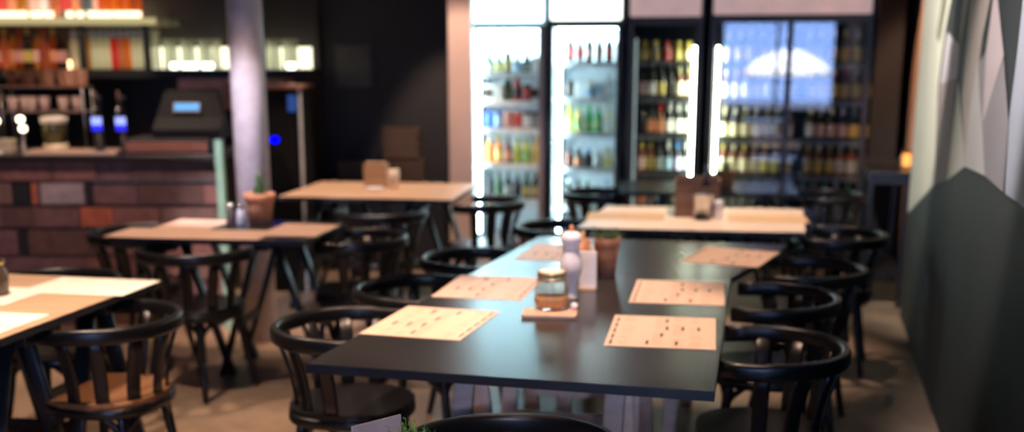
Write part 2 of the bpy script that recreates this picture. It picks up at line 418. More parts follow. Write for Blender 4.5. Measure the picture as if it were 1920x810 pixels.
kraft(-1.065, 5.84, -9, 'plain brown mat on the end of the cactus table away from the bar', GK).location.z += .0026
kraft(-1.745, 5.735, 81, 'plain brown mat in half shade at the bar-side near corner of the cactus table', GK).location.z += .0026
kraft(1.37, 6.28, 82, 'plain brown mat at the mural end of the pale table with copper pots', GK2)
kraft(.62, 6.38, 82, 'plain brown mat at the column end of the pale table with copper pots', GK2)

# ------------------------------------------------------------------ things on the charcoal tables
cb = MB(); cb.box(-.092, -.06, 0, .092, .06, .012, bevel=.002)
board = tag(place(cb.build('serving_board', mat('thin_wood_board', (.62, .40, .28), .6)), .128, 3.875, ZT, rad(-6)), 'small wooden board under the sugar jar on the charcoal table', 'board')
jar = empty('sugar_jar', (.135, 3.93, ZT + .012), 0, 'squat glass jar of brown sugar on a small board on the charcoal table', 'jar')
JG = glass('jar_glass', (.96, .95, .90), 1.33, .04, ((.85, .82, .70), .28))
MB().lathe([(0, .001), (.045, .001), (.056, .008), (.060, .03), (.058, .07), (.050, .094), (.046, .105), (.046, .110)], n=32, cap=False).build('glass_body', JG, jar)
MB().lathe([(0, .003), (.049, .0085), (.0585, .03), (.0575, .044), (.03, .048), (0, .046)], n=28).build('brown_sugar', mat('brown_sugar', (.66, .36, .18), .8, noise=(200, .3), bump=.2), jar)
MB().sweep([(.0475 * math.cos(a), .0475 * math.sin(a), .103) for a in [2*PI*i/28 for i in range(28)]], .005, .008, closed=True).build('wire_band', mat('brass_wire', (.55, .42, .2), .3, 1), jar)
mb = MB(); mb.lathe([(.0475, .110), (.049, .112), (.049, .124), (.0475, .126)], n=28); mb.build('lid_ring', mat('olive_brass', (.30, .25, .12), .35, .6), jar)
MB().lathe([(.046, .1262), (.043, .131), (.03, .133), (0, .1335)], n=28).build('lid', mat('cream_lid', (.85, .74, .58), .35), jar)
mb = MB(); mb.sweep([(.008, -.02, .02), (.006, -.022, .06), (.004, -.02, .085)], .006, .004); mb.lathe([(0, 0), (.016, .004), (.019, .012), (0, .004)], (.009, -.024, .012), 12, cap=False); mb.build('spoon', CHROME, jar)
sp = tag(place(MB().lathe([(0, 0), (.01, .002), (.013, .012), (.009, .022), (0, .026)], n=14).build('sugar_cube', WHITEGLOSS), .212, 3.905, ZT + .0122), 'white lump beside the sugar jar on the small board', 'sugar')
mill = empty('pepper_mill', (.212, 4.155, ZT), 0, 'tall white pepper mill with a copper knob on the charcoal table', 'pepper mill')
MB().lathe([(.029, 0), (.030, .006), (.026, .02), (.023, .045), (.024, .062), (.033, .080), (.039, .10), (.040, .122), (.036, .145), (.031, .165), (.0295, .178)], n=32).build('body', WHITEGLOSS, mill)
MB().lathe([(.031, .1785), (.032, .186), (.029, .194), (.035, .204), (.0385, .217), (.036, .231), (.025, .241), (.010, .244)], n=32).build('head', WHITEGLOSS, mill)
MB().lathe([(.004, .243), (.005, .248), (.010, .254), (.0105, .260), (.006, .267), (0, .268)], n=20).build('knob', COPPER, mill)
nap = empty('menu_card_holder', (.285, 4.33, ZT), rad(-14), 'small upright pale card holder between pepper mill and terracotta pot', 'card holder')
mb = MB(); mb.box(-.034, -.03, 0, .034, .03, .008); mb.build('base', mat('birch_base', (.55, .40, .28), .6), nap)
mb = MB(); mb.box(-.033, -.014, .008, .033, -.002, .145, bevel=.002); mb.build('front_card', WHITEPAPER, nap)
mb = MB(); mb.box(-.030, .006, .008, .030, .022, .14); mb.build('rear_cards', KRAFT, nap)
def pot(name, loc, r0, r1, h, m, label, cat, group=None, rim=True):
    t = empty(name, loc, 0, label, cat, group)
    mb = MB()
    if rim: mb.lathe([(r0, 0), (r1*.94, h*.72), (r1*.94, h*.74), (r1*1.04, h*.74), (r1*1.06, h), (r1*.93, h), (r1*.88, h*.8), (0, h*.8)], n=28, cap=True)
    else: mb.lathe([(r0, 0), (r1, h), (r1*.92, h), (r1*.88, h*.85), (0, h*.85)], n=28)
    mb.build('pot', m, t)
    MB().lathe([(0, h*.80), (r1*.86, h*.80 + .001), (r1*.8, h*.88), (0, h*.9)], n=20, cap=False).build('soil', SOIL, t)
    return t
def herb(parent, z, n, spread, hgt, m, leaf=.010, name='foliage', seed=3):
    rr = random.Random(seed); mb = MB()
    for i in range(n):
        a = rr.uniform(0, 2*PI); r = spread * math.sqrt(rr.random()); hh = hgt * rr.uniform(.55, 1)
        b = Vector((r*.5*math.cos(a), r*.5*math.sin(a), z)); tip = Vector((r*math.cos(a), r*math.sin(a), z + hh))
        mb.sweep([b, b.lerp(tip, .5) + Vector((rr.uniform(-.004,.004), rr.uniform(-.004,.004), 0)), tip], .0014, .0014, n=5)
        for k in range(7):
            p = b.lerp(tip, .35 + .65 * k / 6); d = Vector((rr.uniform(-1, 1), rr.uniform(-1, 1), rr.uniform(.1, 1))).normalized()
            s1 = d.cross(Vector((0, 0, 1))).normalized() * leaf * .22; u1 = d.cross(s1).normalized() * leaf * .06
            q = [p, p + d*leaf*.5 + s1, p + d*leaf, p + d*leaf*.5 - s1]; up_ = p + d*leaf*.5 + u1; dn = p + d*leaf*.5 - u1
            V = [mb.bm.verts.new(x) for x in (*q, up_, dn)]
            for i0, i1 in ((0,1),(1,2),(2,3),(3,0)): mb._f([V[i0], V[i1], V[4]]); mb._f([V[i1], V[i0], V[5]])
    return mb.build(name, m, parent)
tp = pot('herb_pot', (.375, 4.60, ZT), .036, .050, .155, DARKTERRA, 'brown terracotta pot of herbs behind the card holder on the charcoal table', 'plant pot')
herb(tp, .135, 46, .072, .05, LEAF, .013)
ut = empty('utensil_cup', (.268, 4.58, ZT), 0, 'copper-toned cup with wooden utensils between pepper mill and herb pot', 'utensil cup')
MB().lathe([(.038, 0), (.042, .152), (.039, .152), (.035, .006), (0, .006)], n=24).build('cup', mat('copper_paint', (.62, .30, .17), .45, .3), ut)
for i, (x, y) in enumerate(((.012, .01), (-.014, .005), (.004, -.016))):
    mb = MB(); mb.sweep([(x*.5, y*.5, .008), (x*1.2, y*1.2, .185)], .014, .005, power=3); mb.build('utensil', wood('utensil_wood', (.5, .3, .15), (.62, .38, .2)), ut)

# foreground herb pot with its wooden tag
fp = pot('thyme_pot', (-.185, 2.02, .745), .045, .058, .125, TERRA, 'terracotta pot of green thyme with a wooden tag at the very front', 'plant pot')
herb(fp, .105, 70, .055, .098, BRIGHTLEAF, .010, 'thyme', 11)
mb = MB(); Mt = Matrix.Translation((-.0485, .0435, .105)) @ Matrix.Rotation(rad(43), 4, 'Z'); mb.box(-.075, -.0017, 0, .036, .0017, .101, Mt, bevel=.0005); mb.build('wooden_tag', mat('pale_tag_wood', (.60, .47, .42), .6, noise=(30, .08)), fp)

# ------------------------------------------------------------------ pale table before the fridges
bx = empty('wooden_box', (1.01, 6.40, ZT), rad(-8), 'open brown wooden box behind the steel cup on the pale table', 'box')
mb = MB(); w_, d_, h_ = .24, .13, .20
mb.box(-w_/2, -d_/2, 0, w_/2, -d_/2+.01, h_*.82).box(-w_/2, d_/2-.01, 0, w_/2, d_/2, h_*1.05).box(-w_/2, -d_/2, 0, -w_/2+.01, d_/2, h_).box(w_/2-.01, -d_/2, 0, w_/2, d_/2, h_).box(-w_/2, -d_/2, 0, w_/2, d_/2, .008)
mb.build('box_body', wood('box_wood', (.22, .11, .05), (.34, .17, .08), .5), bx)
bb = empty('sauce_bottle', (1.06, 6.42, ZT + .0085), 0, 'dark sauce bottle standing inside the open brown wooden box', 'bottle')
MB().lathe([(.028, 0), (.028, .15), (.012, .19), (.012, .235)], n=18).build('bottle_body', mat('dark_sauce_glass', (.03, .02, .03), .15), bb)
MB().lathe([(.014, .235), (.014, .26)], n=14).build('cap', mat('violet_cap', (.10, .06, .16), .4), bb)
cp = tag(place(MB().lathe([(.042, 0), (.054, .13), (.055, .132), (.052, .13), (.040, .004), (0, .004)], n=28).build('steel_cup', STEEL), 1.02, 6.265, ZT), 'brushed steel cup in front of the brown wooden box on the pale table', 'cup')
wc = tag(place(MB().lathe([(.024, 0), (.026, .09), (.022, .097), (.018, .10), (0, .101)], n=22).build('salt_shaker', WHITEGLOSS), 1.105, 6.27, ZT), 'small white shaker beside the steel cup on the pale table', 'shaker')
gb = tag(place(MB().lathe([(0, 0), (.018, .004), (.026, .02), (.024, .036), (.013, .044), (0, .046)], n=20).build('glass_tealight', glass('tealight_glass', (.85, .95, .95), 1.6, .05, ((.9, 1, 1), .5))), .87, 6.40, ZT), 'small round glass at the column side of the brown wooden box', 'glass')

# ------------------------------------------------------------------ pale table before the dark wall
lb = empty('napkin_box', (-.90, 7.83, ZT), rad(-4), 'woven wooden napkin box on the bare pale table', 'napkin box')
mb = MB(); mb.box(-.075, -.05, 0, .075, .05, .008)
for sy in (-1, 1): mb.box(-.075, sy*.05-.004, .008, .075, sy*.05+.004, .155)
for sx in (-1, 1): mb.box(sx*.071-.004, -.046, .008, sx*.071+.004, .046, .155)
mb.build('box_body', wood('napkin_box_wood', (.40, .22, .10), (.52, .30, .15), .55), lb)
mb = MB(); mb.box(-.062, -.038, .01, .062, .038, .165); mb.build('napkins', mat('brown_napkins', (.45, .29, .17), .8), lb)
cd = empty('pillar_candle', (-.775, 7.72, ZT), 0, 'pale pillar candle beside the napkin box on the bare pale table', 'candle')
MB().lathe([(.036, 0), (.037, .125), (.030, .128), (0, .124)], n=22).build('wax', mat('ivory_wax', (.80, .66, .50), .45), cd)
MB().lathe([(.0012, .124), (.001, .136)], n=6).build('wick', INK, cd)
tag(place(MB().lathe([(0, 0), (.05, .002), (.062, .012), (.060, .013), (.048, .005), (0, .004)], n=24).build('small_plate', WHITEGLOSS), -.90, 7.70, ZT), 'small white plate in front of the napkin box', 'plate')

# ------------------------------------------------------------------ dark table by the column
cpot = pot('cactus_pot', (-1.312, 6.10, ZT), .058, .076, .158, TERRA, 'terracotta pot with a thin cactus on the dark table by the column', 'plant pot')
mb = MB()
for (x, y, h_, r_) in ((0, 0, .13, .016), (.018, .01, .08, .011), (-.02, -.004, .06, .010)):
    pts = [(r_*.8, 0)] + [(r_*(1 + .06*math.sin(k*3)), h_*k/8) for k in range(1, 7)] + [(r_*.7, h_*.94), (0, h_)]
    mb.lathe(pts, (x, y, .135), 12)
mb.build('cactus', LEAF, cpot)
def shaker(x, y, label, m, top):
    t = empty('spice_shaker', (x, y, ZT), 0, label, 'shaker', 'shakers on the dark table by the column')
    MB().lathe([(.022, 0), (.024, .01), (.020, .05), (.018, .085)], n=18).build('glass_body', m, t)
    MB().lathe([(.020, .085), (.020, .10), (.012, .112), (0, .113)], n=18).build('cap', top, t)
shaker(-1.46, 6.07, 'dark pepper shaker with steel cap next to the cactus pot', mat('pepper_glass', (.12, .09, .08), .1), CHROME)
shaker(-1.405, 6.055, 'white salt shaker with steel cap next to the cactus pot', mat('salt_glass', (.70, .70, .76), .15), CHROME)
# honey wood table: jar cut by the edge of the view
nj = empty('storage_jar', (-1.90, 4.22, ZT + .0015), 0, 'glass jar with metal lid on the honey wood table, at the edge of view', 'jar')
MB().lathe([(.05, 0), (.056, .01), (.056, .085), (.044, .105), (.044, .112)], n=26).build('glass_body', mat('dark_jar_glass', (.10, .07, .05), .08), nj)
MB().lathe([(.047, .112), (.048, .128), (.02, .132), (0, .132)], n=26).build('lid', mat('brass_lid', (.55, .40, .18), .3, 1), nj)

# far black table: flower pot
fpot = pot('herb_pot', (1.42, 7.85, ZT), .05, .065, .11, DARKTERRA, 'brown pot of dark herbs on the far black table', 'plant pot')
herb(fpot, .09, 30, .07, .09, LEAF, .018, seed=5)

# ------------------------------------------------------------------ fridges
FA = rad(-13); FO = Vector((-.35, 9.46, 0)); EX = Vector((math.cos(FA), math.sin(FA), 0)); EY = Vector((-math.sin(FA), math.cos(FA), 0))
COOL = glow('cool_tube_light', (.62, .90, 1.0), 48); COOLDIM = glow('dim_tube_light', (.75, .9, .9), .55); WARMW = glow('bright_strip_light', (.90, 1.0, .80), 48)
FGLASS = glass('fridge_door_glass', (.97, .98, .98), 1.62, .015)
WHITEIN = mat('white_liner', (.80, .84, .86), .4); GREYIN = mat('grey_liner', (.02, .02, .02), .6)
MAUVEFR = mat('grey_door_frame', (.30, .25, .27), .4, .2); BLACKFR = mat('black_door_frame', (.018, .018, .02), .4)
SHELFW = mat('white_wire_shelf', (.85, .90, .92), .4); SHELFD = mat('steel_shelf', (.09, .10, .10), .45, .3)
def fridge(label, x0, x1, zd, liner, frame, header, shelves, tubes, shelf_mat, mullion=False, handle_left=True, depth=.62, body=None):
    w = x1 - x0; o = FO + EX * x0
    t = empty('drinks_fridge', o, FA, label, 'fridge', 'drinks fridges along the back wall')
    mb = MB(); D = depth
    mb.box(0, .05, .1, .025, D, 2.12).box(w-.025, .05, .1, w, D, 2.12).box(.025, D-.03, .1, w-.025, D, 2.12).box(.025, .05, .1, w-.025, D-.03, .15).box(.025, .05, zd, w-.025, D-.03, zd+.05).box(.025, .05, 2.09, w-.025, D-.03, 2.12)
    mb.mi = 1
    mb.box(.026, .052, .151, .034, D-.031, zd-.001).box(w-.034, .052, .151, w-.026, D-.031, zd-.001).box(.034, D-.038, .151, w-.034, D-.031, zd-.001)
    mb.build('cabinet', [body or BLACKFR, liner], t)
    mb = MB(); mb.box(.01, .06, 0, w-.01, D, .1); mb.build('plinth', BLACKFR, t)
    fr = .045
    mb = MB(); mb.box(.003, 0, .11, fr, .045, zd+.02).box(w-fr, 0, .11, w-.003, .045, zd+.02).box(fr, 0, .11, w-fr, .045, .11+fr).box(fr, 0, zd-.01, w-fr, .045, zd+.02)
    if mullion: mb.box(w/2-.022, 0, .11+fr, w/2+.022, .045, zd-.01)
    d = mb.build('door', frame, t)
    if mullion:
        MB().box(fr, .018, .11+fr, w/2-.022, .024, zd-.01).build('glass_pane', FGLASS, d); MB().box(w/2+.022, .018, .11+fr, w-fr, .024, zd-.01).build('glass_pane', FGLASS, d)
    else: MB().box(fr, .018, .11+fr, w-fr, .024, zd-.01).build('glass_pane', FGLASS, d)
    hx = .012 if handle_left else w - .012
    mb = MB(); mb.box(hx-.012, -.035, .85, hx+.012, -.02, 1.12, bevel=.003).box(hx-.008, -.022, .87, hx+.008, .0, .89).box(hx-.008, -.022, 1.08, hx+.008, .0, 1.10); mb.build('handle', BLACKFR, d)
    h = MB().box(.02, .0, zd+.05, w-.02, .05, 2.13, bevel=.012).build('header_panel', header, t)
    for z in shelves:
        mb = MB(); mb.box(.036, .09, z-.012, w-.036, D-.045, z-.004).box(.036, .072, z-.034, w-.036, .09, z+.006); mb.build('shelf', shelf_mat, t)
    for (tx, tz0, tz1, m, tw) in tubes:
        mb = MB(); mb.sweep([(tx, .066, tz0), (tx, .066, tz1)], tw, .016, n=10); mb.build('tube_light', m, t)
    if liner is WHITEIN: MB().box(.06, .10, zd-.014, w-.06, D-.10, zd-.004).build('top_light', TOPL, t)
    return t
TOPL = glow('fridge_top_light', (.62, .90, 1.0), 24)
HD1 = glow('lit_header_cyan', (.42, .86, 1.0), 9.0); HD2 = glow('lit_header_white', (.90, .97, .92), 3.6)
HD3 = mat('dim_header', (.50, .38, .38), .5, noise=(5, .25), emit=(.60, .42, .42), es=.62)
F1 = (0, .615); F2 = (.64, 1.222); F3 = (1.252, 1.822); F4 = (1.872, 3.045)
S1 = (1.461, 1.242, 1.029, .75, .468); S2 = (1.545, 1.271, 1.004, .729, .42); S3 = (1.55, 1.275, .992, .704, .42); S4 = (1.53, 1.263, .971, .704, .42)
fridge('narrow glass-door drinks fridge with glowing cyan header beside the pale wall end', *F1, 1.80, WHITEIN, MAUVEFR, HD1, S1, [(.075, .2, 1.74, COOL, .034), (.3, 1.755, 1.756, COOL, .02)], SHELFW, body=MAUVEFR)
fridge('brightly lit white drinks fridge, second from the pale wall end', *F2, 1.81, WHITEIN, BLACKFR, HD2, S2, [(.085, .2, 1.76, COOL, .045), (.3, 1.765, 1.766, COOL, .02)], SHELFW)
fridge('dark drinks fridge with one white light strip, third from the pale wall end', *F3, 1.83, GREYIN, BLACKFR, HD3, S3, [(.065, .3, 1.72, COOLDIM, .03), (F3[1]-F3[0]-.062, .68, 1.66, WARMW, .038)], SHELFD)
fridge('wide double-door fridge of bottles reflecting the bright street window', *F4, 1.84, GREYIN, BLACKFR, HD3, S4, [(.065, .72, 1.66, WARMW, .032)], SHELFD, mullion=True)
# bright light inside the top of the first fridge
# --- drinks
PROTO = {}
def drink(kind, body, lab=None, cap=None):
    key = (kind, body.name, lab.name if lab else '', cap.name if cap else '')
    if key in PROTO: return copy_tree(PROTO[key])
    if kind == 'bottle':
        o = MB().lathe([(.029, 0), (.031, .006), (.031, .12), (.026, .145), (.013, .18), (.012, .222)], n=14).build('drink_bottle', body)
        if lab: MB().lathe([(.0316, .035), (.0316, .11)], n=14, cap=False).build('paper_label', lab, o)
        if cap: MB().lathe([(.0135, .20), (.0135, .226), (.0, .227)], n=12).build('cap', cap, o)
    elif kind == 'wine':
        o = MB().lathe([(.034, 0), (.037, .006), (.037, .14), (.031, .165), (.015, .195), (.0135, .25)], n=14).build('drink_bottle', body)
        if lab: MB().lathe([(.0376, .03), (.0376, .125)], n=14, cap=False).build('paper_label', lab, o)
        if cap: MB().lathe([(.0175, .185), (.0150, .20), (.0150, .253), (0, .255)], n=12).build('cap', cap, o)
    elif kind == 'can':
        o = MB().lathe([(.026, 0), (.032, .008), (.032, .115), (.026, .124), (.025, .122)], n=16).build('drink_can', body)
        if lab: MB().lathe([(.0323, .02), (.0323, .1)], n=16, cap=False).build('printed_band', lab, o)
    elif kind == 'carton':
        o = MB().box(-.036, -.036, 0, .036, .036, .13, bevel=.003).build('drink_carton', body)
        if lab: MB().box(-.0365, -.037, .03, .0365, -.0362, .10).build('printed_panel', lab, o)
    elif kind == 'short':
        o = MB().lathe([(.03, 0), (.034, .006), (.034, .07), (.02, .095), (.018, .115)], n=14).build('juice_bottle', body)
        if lab: MB().lathe([(.0346, .015), (.0346, .06)], n=14, cap=False).build('paper_label', lab, o)
        if cap: MB().lathe([(.021, .10), (.021, .122), (0, .123)], n=12).build('cap', cap, o)
    PROTO[key] = o
    return o
def pm(n, c, r=.35): return mat('paint_' + n, c, r)
def gl(n, c): return mat('glass_' + n, c, .12)
AMB = gl('amber', (.10, .035, .012)); GRN = gl('green', (.03, .09, .03)); DK = gl('dark', (.015, .014, .014)); CLR = gl('clear', (.55, .60, .58)); GOLD = gl('gold', (.62, .45, .08)); ORG = gl('orange', (.75, .26, .04)); RED = gl('red', (.5, .05, .04)); BLU = pm('blue', (.04, .12, .55)); LIME = gl('lime', (.45, .55, .06)); EMER = gl('emerald', (.02, .38, .07)); BRN = gl('brown', (.16, .05, .025))
LY = pm('yellow_label', (.80, .72, .22)); LYD = pm('ochre_label', (.55, .42, .10)); LW = pm('white_label', (.80, .80, .76)); LP = pm('pink_label', (.75, .50, .42)); LO = pm('orange_label', (.70, .28, .14)); LR = pm('red_label', (.65, .07, .06)); LB = pm('pale_blue_label', (.40, .62, .80)); LV = pm('lilac_label', (.50, .45, .72)); LPALE = pm('pale_yellow_label', (.86, .82, .55)); LG = pm('green_label', (.25, .50, .15)); LGREY = pm('grey_label', (.35, .38, .36)); SALM = pm('salmon', (.62, .28, .22)); DGRN = pm('dark_green', (.05, .07, .03)); DBRN = pm('dark_brown', (.07, .04, .03)); CW = pm('white_cap', (.8, .8, .78)); CY = pm('yellow_cap', (.7, .55, .12)); CR = pm('red_cap', (.6, .05, .05)); CB = pm('blue_cap', (.1, .3, .7)); CG = pm('green_cap', (.2, .5, .15)); CK = pm('black_cap', (.02, .02, .02)); CC = pm('champagne_foil', (.62, .58, .30))
ORDN = ['first', 'second', 'third', 'fourth', 'fifth', 'sixth', 'seventh', 'eighth', 'ninth', 'tenth', 'eleventh', 'twelfth', 'thirteenth', 'fourteenth', 'fifteenth', 'sixteenth', 'seventeenth', 'eighteenth', 'nineteenth', 'twentieth']
SHN = ['top', 'second', 'third', 'fourth', 'fifth', 'lowest']
def stock(fx, z, xs, items, shelf, fname, yoff=.13):
    for i, it in enumerate(items):
        if it is None: continue
        kind, body, lab, cap, desc = it
        o = drink(kind, body, lab, cap); o.scale = {'short': (1.12, 1.12, 1.25), 'can': (1.12, 1.12, 1.08), 'carton': (1.05, 1, 1.0), 'bottle': (1.12, 1.12, .96), 'wine': (1.0, 1.0, .98)}[kind]; x = xs[0] + (xs[1] - xs[0]) * (i + .5) / len(items)
        p = FO + EX * (fx[0] + x) + EY * (yoff + R.uniform(-.004, .012))
        place(o, p.x, p.y, z, FA + (R.uniform(-.4, .4) if kind != 'carton' else 0))
        noun = {'bottle': 'bottle', 'wine': 'wine bottle', 'can': 'can', 'carton': 'carton', 'short': 'juice bottle'}[kind]
        tag(o, f'{desc} {noun}, {ORDN[i]} along the {shelf} shelf of the {fname}', 'carton' if kind == 'carton' else 'can' if kind == 'can' else 'bottle', f'drinks on the {shelf} shelf of the {fname}')
N1, N2, N3, N4 = 'cyan-headed fridge', 'bright white fridge', 'dark single-door fridge', 'double-door fridge'
a, b = .105, .565
stock(F1, 1.461, (a, b), [('short',GRN,LW,CK,'grey-green'),('short',LGREY,LY,CY,'yellow-labelled'),('bottle',AMB,LYD,CK,'ochre-labelled'),('short',CLR,LB,CK,'pale blue'),('short',DK,LGREY,CK,'grey'),('carton',LW,None,None,'plain white')], 'top', N1)
stock(F1, 1.242, (a, b), [('carton',LW,DBRN,None,'white and brown'),('carton',LW,None,None,'white'),('bottle',GRN,DGRN,CK,'dark green'),('bottle',RED,DBRN,CR,'dark red'),('can',DBRN,LR,None,'brown'),('carton',LW,DBRN,None,'white topped')], 'second', N1)
stock(F1, 1.029, (a, b), [('can',BLU,None,None,'blue'),('can',BLU,LB,None,'blue banded'),('can',SALM,None,None,'salmon'),('can',SALM,LR,None,'salmon banded'),('can',DBRN,LW,None,'dark banded'),('can',DBRN,LGREY,None,'dark grey')], 'third', N1)
stock(F1, .75, (a, b), [('bottle',ORG,None,CW,'orange'),('bottle',ORG,LY,CY,'orange juice'),('bottle',BRN,LO,CK,'brown'),('bottle',LIME,None,CG,'lime green'),('bottle',LIME,LG,CG,'green-labelled lime'),('bottle',GOLD,None,CY,'golden yellow')], 'fourth', N1)
stock(F1, .468, (a, b), [('bottle',DK,None,CK,'black'),('bottle',GRN,None,CK,'dark green'),('bottle',DK,LGREY,CK,'grey-labelled black'),('bottle',DK,None,CG,'green-capped black'),('bottle',GRN,LYD,CK,'ochre-labelled'),('bottle',DK,LYD,CY,'yellow-capped')], 'fifth', N1)
a, b = .115, .575
stock(F2, 1.545, (a, b), [('bottle',DK,LR,CK,'red-labelled'),('bottle',LGREY,LR,CW,'red-labelled grey'),('bottle',DK,LP,CW,'pink-labelled'),('bottle',LGREY,LP,CW,'pink-labelled grey'),('bottle',DK,LR,CW,'white-capped'),('bottle',LGREY,LW,CR,'red-capped')], 'top', N2)
stock(F2, 1.271, (a, b), [('can',DK,DBRN,None,'black'),('carton',LW,None,None,'white'),('short',LW,LB,CW,'white milk'),('carton',LW,LB,None,'white and blue'),('bottle',CLR,LW,CW,'clear water'),('bottle',CLR,LB,CW,'blue-labelled water')], 'second', N2)
stock(F2, 1.004, (a, b), [('bottle',LIME,LY,CY,'yellow lime'),('bottle',GOLD,LG,CG,'olive gold'),('bottle',EMER,None,CG,'emerald green'),('bottle',EMER,LG,CG,'green-labelled emerald'),('bottle',LPALE,LW,CW,'pale lemon'),('bottle',LPALE,None,CY,'lemon yellow')], 'third', N2)
stock(F2, .729, (a, b), [('short',BRN,None,CK,'brown'),('short',DBRN,LO,CK,'dark brown'),('short',DK,None,CB,'navy'),('short',CLR,LW,CW,'clear white'),('short',LPALE,LY,CY,'pale yellow'),('short',LPALE,LW,CW,'cream')], 'fourth', N2)
stock(F2, .42, (a, b), [('bottle',DK,LP,CW,'pink-labelled black'),('bottle',AMB,LP,CK,'pink-labelled amber'),('bottle',DK,LG,CG,'green-capped'),('bottle',CLR,LW,CW,'clear'),('bottle',CLR,CB,CB,'blue-capped'),('bottle',CLR,LW,CG,'green-capped clear')], 'fifth', N2)
a, b = .085, .50
stock(F3, 1.55, (a, b), [('short',LYD,LY,CY,'ochre'),('short',LGREY,LYD,CY,'grey ochre'),('short',SALM,LR,CR,'red'),('short',LYD,LY,CY,'golden'),('short',LYD,LPALE,CY,'pale golden')], 'top', N3)
stock(F3, 1.275, (a, b), [('wine',DK,LP,CK,'pink-labelled'),('wine',DK,LW,CK,'white-labelled'),('wine',DK,LYD,CK,'ochre-labelled'),('wine',DK,None,CK,'plain dark'),('wine',AMB,LPALE,CC,'champagne-foiled'),('wine',AMB,LPALE,CC,'champagne-foiled')], 'second', N3)
stock(F3, .992, (a, b), [('wine',DK,None,CK,'plain dark'),('wine',DK,LO,CK,'orange-labelled'),('wine',AMB,LO,CR,'orange-labelled'),('wine',DK,LW,CW,'white-labelled'),('wine',DK,LW,CW,'white-labelled'),('wine',DK,LPALE,CW,'cream-labelled')], 'third', N3)
stock(F3, .704, (a, b), [('wine',BRN,LP,CY,'tan-labelled'),('wine',BRN,LYD,CY,'ochre-labelled'),('wine',DK,LGREY,CK,'grey-labelled'),('wine',DK,LB,CW,'pale-blue-labelled'),('wine',DK,LV,CB,'lilac-labelled'),('wine',DK,LGREY,CW,'white-capped')], 'fourth', N3)
stock(F3, .42, (a, b), [('bottle',DK,LO,CK,'orange-labelled'),('bottle',DK,LP,CK,'pink-labelled'),('bottle',DK,None,CG,'green-capped'),('bottle',GRN,LG,CG,'green-labelled'),('bottle',CLR,LW,CW,'white-labelled'),('bottle',CLR,LW,CW,'white-capped')], 'fifth', N3)
def row(n, labs, body, caps, desc):
    out = []
    for i in range(n):
        if i == n // 2: out.append(None); continue
        l = labs[min(len(labs)-1, int(i / n * len(labs)))]; c = caps[i % len(caps)]  # labels dull along most rows: the strip light's falloff put into colour
        out.append(('wine', body, l, c, desc))
    return out
a, b = .09, 1.20
stock(F4, 1.53, (a, b), row(13, [LYD, LGREY, LYD], GRN, [CY, CW], 'dull yellow'), 'top', N4)
stock(F4, 1.263, (a, b), row(14, [LPALE, LPALE, LY, LYD], AMB, [CW, LP, CR], 'yellow-labelled'), 'second', N4)
stock(F4, .971, (a, b), row(14, [LPALE, LW, LW, LP, LYD], DK, [LPALE, CW], 'pale-labelled'), 'third', N4)
stock(F4, .704, (a, b), row(14, [LPALE, LY, LYD, LGREY], BRN, [CY, LPALE], 'yellow-banded'), 'fourth', N4)
stock(F4, .42, (a, b), row(13, [LGREY, DBRN], DK, [LPALE, CG], 'dark'), 'fifth', N4)

# ------------------------------------------------------------------ bar
BY = 7.0
bar = empty('bar_counter', (-2.6, BY, 0), 0, 'long bar counter fronted with reclaimed wooden blocks and a dark top', 'bar')
pal = [mat('block_' + n, c, .6, noise=(18, .25)) for n, c in (('rust', (.23, .10, .08)), ('plum', (.17, .085, .08)), ('brown', (.20, .11, .085)), ('umber', (.12, .06, .045)), ('black', (.012, .011, .011)), ('pale', (.36, .29, .28)), ('orange', (.45, .12, .06)), ('slate', (.10, .10, .115)))]
def bxp(px, y=BY): return (px - 960) / F * y
mb = MB()
rowsz = [(.99, .875), (.865, .735), (.72, .60), (.585, .43), (.42, .28), (.27, .14), (.13, .0)]
special = {1: [(27, 60, 4), (62, 74, 6), (80, 162, 5), (163, 178, 4)], 2: [(150, 212, 6)], 3: [(30, 48, 4), (92, 166, 3)], 0: [(250, 412, 3)]}
rr = random.Random(4)
for ri, (zt, zb) in enumerate(rowsz):
    x = bxp(-420); spans = []
    sp_ = [(bxp(p0), bxp(p1), m) for p0, p1, m in special.get(ri, [])]; xe = bxp(414)
    while x < xe:
        nx = x + rr.uniform(.16, .55); m = rr.choice([0, 0, 1, 1, 2, 3])
        for s0, s1, sm in sp_:
            if abs(x - s0) < 1e-6: nx = s1; m = sm; break
            if x < s0 < nx: nx = s0
        nx = min(nx, xe); mb.mi = m; yo = rr.uniform(0, .012)
        mb.box(x - (-2.6) + .003, -.02 - yo, zb + .003, nx - (-2.6) - .003, .01, zt - .003)
        x = nx
mb.mi = 3; mb.box(bxp(-420) + 2.6, .01, 0, bxp(416) + 2.6, .06, .995)
mb.mi = 7; mb.box(bxp(175) + 2.6, -.045, .872, bxp(412) + 2.6, -.005, .884)
mb.build('block_front', pal, bar)
MB().box(bxp(-420) + 2.6, -.10, .995, bxp(418) + 2.6, .60, 1.03, bevel=.004).build('worktop', mat('dark_worktop', (.02, .019, .018), .3), bar)
MB().box(-2.6, .06, .0, .86, .10, .995).build('rear_panel', DARKMETAL, bar)
tag(MB().box(bxp(417), BY - .12, .0, bxp(431), BY - .06, 1.12).build('glass_screen', mat('green_glass_edge', (.30, .50, .36), .25)), 'greenish glass screen at the column end of the bar', 'screen')

